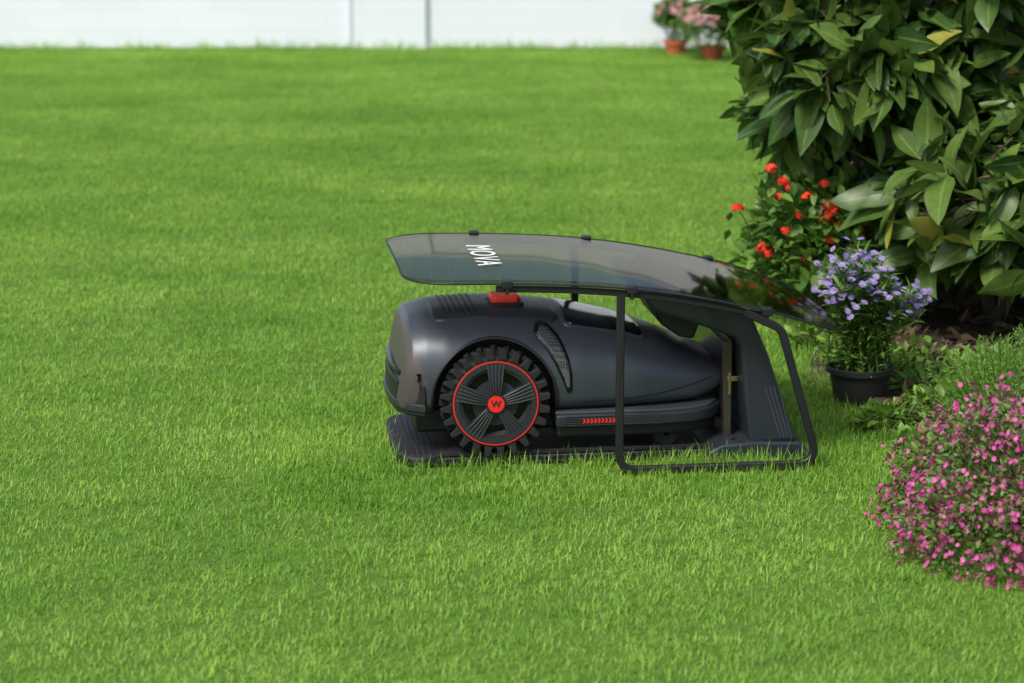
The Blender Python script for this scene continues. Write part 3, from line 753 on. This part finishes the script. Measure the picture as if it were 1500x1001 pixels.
tipa = rng.uniform(0, 2*PI, ns_); tipr = .128*np.sqrt(rng.random(ns_))
tx = tipr*np.cos(tipa)
tip = np.column_stack([tx+.008, tipr*np.sin(tipa)*.9-.01, .318-.5*tipr**1.2-.38*np.clip(tx, 0, 1)+rng.normal(0, .020, ns_)])
md_ = b0+(tip-b0)*.5+np.column_stack([-(tip[:, 0]-b0[:, 0])*.15, -(tip[:, 1]-b0[:, 1])*.15, np.full(ns_, .02)])
M_ast = foliage_mat('aster_leaf', (0.06, 0.16, 0.02), (0.18, 0.34, 0.05), rough=.5, trans=.3)
veg('stems', [cones(b0, md_, .0022, .0018, 5), cones(md_, tip, .0018, .0012, 5)], M_stem, asr)
q = rng.random(4200)**.9; si = rng.integers(0, ns_, 4200)
lp = np.where((q < .5)[:, None], b0[si]+(md_[si]-b0[si])*(q*2)[:, None], md_[si]+(tip[si]-md_[si])*(q*2-1)[:, None])
ld = rdir(4200, -.1); ll = rng.uniform(.022, .05, 4200)
veg('leaves', [place(lp, norm(ld+np.array([0, 0, .35])), np.array([0, 0, 1.])+rng.normal(0, .2, (4200, 3)), ll, ll*.17, .35, rng.random(4200), nseg=3)], M_ast, asr)
M_lav = foliage_mat('lavender_petals', (0.22, 0.16, 0.48), (0.46, 0.37, 0.70), rough=.6, trans=.3)
M_yel = solid('yellow_disc', (.5, .36, .08), .7)
sel = rng.random(ns_) < np.where(tip[:, 0] < .02, .98, .55); ts = tip[sel]
fc = np.repeat(ts, 4, 0)+rng.normal(0, .012, (len(ts)*4, 3)); nf = len(fc); fn = norm(np.array([0, -.35, .8])+rng.normal(0, .4, (nf, 3)))
parts = []; ta = norm(np.cross(fn, rdir(nf))); tb = np.cross(fn, ta)
for k in range(14):
    a = 2*PI*k/14; parts.append(place(fc, ta*math.cos(a)+tb*math.sin(a)+fn*.15, fn, .0098, .0032, .1, rng.random(nf), nseg=2, fold=.1, pw=1, base=.4))
veg('flowers', parts, M_lav, asr)
parts = []
for k in range(3):
    a = PI*k/3; dv = ta*math.cos(a)+tb*math.sin(a); parts.append(place(fc-dv*.0020+fn*.0022, dv, fn, .0040, .0036, -.1, .5, nseg=2, pw=1))
veg('flower_discs', parts, M_yel, asr)

M_fea = foliage_mat('feathery_leaf', (0.10, 0.27, 0.03), (0.28, 0.52, 0.08), rough=.6, trans=.4)
def feathery(name, c, r, h, npl):
    e = empty(name, (c[0], c[1], 0)); d = rdir(npl, .02); b0 = np.zeros((npl, 3)); b0[:, :2] = d[:, :2]*r*.35
    tp2 = d*np.array([r, r, h])*rng.uniform(.7, 1.05, npl)[:, None]; ax = norm(tp2-b0)
    k = 38; t = np.tile(np.linspace(.3, 1, k), npl); p = np.repeat(b0, k, 0)+np.repeat(tp2-b0, k, 0)*t[:, None]; n_ = len(p)
    f = norm(np.repeat(ax, k, 0)*.9+rdir(n_)*.9); ll = .022*(1.25-t)+.006
    veg('foliage', [place(p, f, rdir(n_), ll, .0022, .1, np.clip(np.repeat(rng.random(npl), k)*.6+t*.35+rng.normal(0, .1, n_), 0, 1), nseg=2)], M_fea, e)
    veg('stems', [cones(b0, tp2, .0015, .0008, 4)], M_stem, e)
feathery('feathery_green_bush', (1.05, 4.98, 0), .20, .20, 480)
feathery('feathery_green_bush', (1.25, 5.12, 0), .21, .255, 420)

M_pl = foliage_mat('small_leaf', (0.05, 0.13, 0.02), (0.18, 0.31, 0.05), rough=.5, trans=.25)
M_pink = foliage_mat('pink_petals', (0.46, 0.025, 0.20), (0.76, 0.17, 0.43), rough=.6, trans=.3)
pb = empty('pink_flowering_bush', (1.00, 4.19, 0))
blobs = [((0, 0, .0), (.30, .30, .27), 1.0), ((-.15, -.12, 0), (.16, .16, .12), .3), ((-.10, .14, 0), (.2, .2, .2), .35), ((.15, -.14, 0), (.25, .22, .20), .5)]
LP, LD, FP, FD = [], [], [], []
for c, r, wgt in blobs:
    n_ = int(7500*wgt); d = rdir(n_, 0.0); lump = 1+.10*np.sin(d[:, 0]*9+c[0]*20)*np.sin(d[:, 1]*8+2)+.05*np.sin(d[:, 2]*17)
    P = np.array(c)+d*np.array(r)*(lump*(rng.uniform(.45, 1.15, n_)**.4))[:, None]; LP.append(P); LD.append(d)
    n_ = int(3900*wgt); d = rdir(n_, 0.0); lump = 1+.10*np.sin(d[:, 0]*9+c[0]*20)*np.sin(d[:, 1]*8+2)+.05*np.sin(d[:, 2]*17)
    keep = (np.sin(d[:, 0]*13+1)+np.sin(d[:, 1]*11)+np.sin(d[:, 2]*15+2)) > rng.uniform(-2.2, .9, n_); d = d[keep]; lump = lump[keep]
    P = np.array(c)+d*np.array(r)*(lump*rng.uniform(.90, 1.12, len(d)))[:, None]; FP.append(P); FD.append(d)
LP = np.concatenate(LP); LD = np.concatenate(LD); FP = np.concatenate(FP); FD = np.concatenate(FD)
n_ = len(LP); ll = rng.uniform(.010, .020, n_)
veg('leaves', [place(LP, norm(LD+rng.normal(0, .6, (n_, 3))), rdir(n_)+LD, ll, ll*.4, .15, rng.random(n_), nseg=3)], M_pl, pb)
fn = norm(FD+rng.normal(0, .6, FD.shape)); nf = len(FP); ta = norm(np.cross(fn, rdir(nf))); tb = np.cross(fn, ta); tt_ = rng.random(nf); parts = []
sz = rng.uniform(.0036, .0072, nf)
for k in range(6):
    a = 2*PI*k/6; parts.append(place(FP, ta*math.cos(a)+tb*math.sin(a)+fn*.35, fn, sz, sz*.75, .1, tt_, nseg=2, fold=.1, pw=1.3, base=.3))
veg('flowers', parts, M_pink, pb)
ns_ = 260; d = rdir(ns_, .05); b0 = np.zeros((ns_, 3)); b0[:, :2] = d[:, :2]*.08; t2 = d*np.array([.29, .29, .26])
veg('stems', [cones(b0, t2, .002, .001, 4)], M_bark, pb)

M_weed = foliage_mat('weed_leaf', (0.08, 0.20, 0.02), (0.24, 0.42, 0.06), rough=.5, trans=.35)
for (x_, y_, r_, h_) in ((.79, 4.95, .06, .045), (.88, 5.00, .08, .06), (.74, 5.75, .09, .06), (.95, 5.5, .10, .06), (1.1, 5.45, .1, .05), (.84, 4.8, .05, .03), (.9, 4.62, .05, .035), (1.3, 5.4, .1, .08), (.93, 5.25, .08, .05), (.90, 5.38, .07, .05), (1.02, 5.32, .09, .06), (1.5, 5.7, .12, .09), (.74, 6.3, .08, .07), (.80, 5.62, .07, .05), (.88, 5.85, .12, .09)):
    leafy('leafy_weed', (x_, y_, .01), (r_, r_, h_), 130, .018, .036, .5, M_weed, zmin=0, stems=20)
M_dry = foliage_mat('dry_leaf', (0.05, 0.032, 0.018), (0.17, 0.115, 0.06), rough=.85, trans=.1)
n_ = 2400; P = np.column_stack([rng.uniform(.82, 2.3, n_), rng.uniform(5.0, 6.6, n_), rng.uniform(.03, .04, n_)]); f = rdir(n_); f[:, 2] *= .3
veg('leaf_litter', [place(P, f, np.array([0, 0, 1.])+rng.normal(0, .5, (n_, 3)), rng.uniform(.015, .055, n_), rng.uniform(.006, .02, n_), rng.uniform(-.4, .4, n_), rng.random(n_), nseg=4)], M_dry, None)

M_terra = solid('terracotta', (.50, .13, .05), .8, var=.15)
M_pale = foliage_mat('pale_pink_petals', (0.60, 0.25, 0.29), (0.78, 0.52, 0.52), rough=.6, trans=.3)
def distant_pot(c, r, h, nfl=40):
    e = leafy('potted_pink_flowers' if nfl else 'potted_green_plant', (c[0], c[1], h), (r, r, r*.75), 800, .03, .06, .45, M_lant, zmin=-.5, stems=20)
    V = []; F = []; prof = [(0, .003), (.045, .003), (.058, .055), (.065, .055), (.065, .075), (.055, .075), (.05, .065), (0, .065)]
    for i in range(32):
        a = 2*PI*i/32
        for q, z_ in prof: V.append((q*math.cos(a), q*math.sin(a), z_))
    for i in range(32):
        for k in range(7): j = (i+1) % 32; F.append([i*8+k, j*8+k, j*8+k+1, i*8+k+1])
    mesh_obj('pot', V, F, M_terra, e, smooth=35)
    if nfl:
        d = rdir(nfl, .2); d[:, 1] -= .3; d = norm(d)
        umbels('flowers', e, np.array([0, 0, h])+d*r*rng.uniform(.85, 1.1, nfl)[:, None]*np.array([1, 1, .8])[None], .015, 12, .014, M_pale)
distant_pot((1.03, 12.45), .17, .17, 75); distant_pot((.86, 12.75), .10, .20, 36); distant_pot((1.30, 12.3), .22, .2, 0)

# ================================================================== CAMERA, LIGHT, SKY
cam = bpy.data.cameras.new('camera'); cam.lens = 85; cam.sensor_width = 36; cam.clip_end = 600; cam.clip_start = .05
co = bpy.data.objects.new('camera', cam); COL.objects.link(co); co.location = (0, 0, 1.3); co.rotation_euler = (math.radians(90-12.6), 0, 0)
cam.dof.use_dof = True; cam.dof.focus_distance = 4.78; cam.dof.aperture_fstop = 4.5
scene.camera = co
EL, AZ = math.radians(52), math.radians(215)
sd_ = Vector((math.sin(AZ)*math.cos(EL), math.cos(AZ)*math.cos(EL), math.sin(EL)))
sl = bpy.data.lights.new('sun', 'SUN'); sl.energy = 3.4; sl.angle = math.radians(18); sl.color = (1, .965, .91)
so = bpy.data.objects.new('sun', sl); COL.objects.link(so); so.rotation_euler = sd_.to_track_quat('Z', 'Y').to_euler(); so.location = (-3, -3, 6)
w = bpy.data.worlds.new('World'); scene.world = w; w.use_nodes = True; nt = w.node_tree
bg = nt.nodes['Background']; sk = nt.nodes.new('ShaderNodeTexSky'); sk.sky_type = 'NISHITA'; sk.sun_disc = False
sk.sun_elevation = EL; sk.sun_rotation = AZ; sk.dust_density = 3.0; sk.air_density = 1.0
nt.links.new(sk.outputs[0], bg.inputs[0]); bg.inputs[1].default_value = .15
scene.view_settings.view_transform = 'Standard'; scene.view_settings.look = 'None'; scene.view_settings.exposure = 0
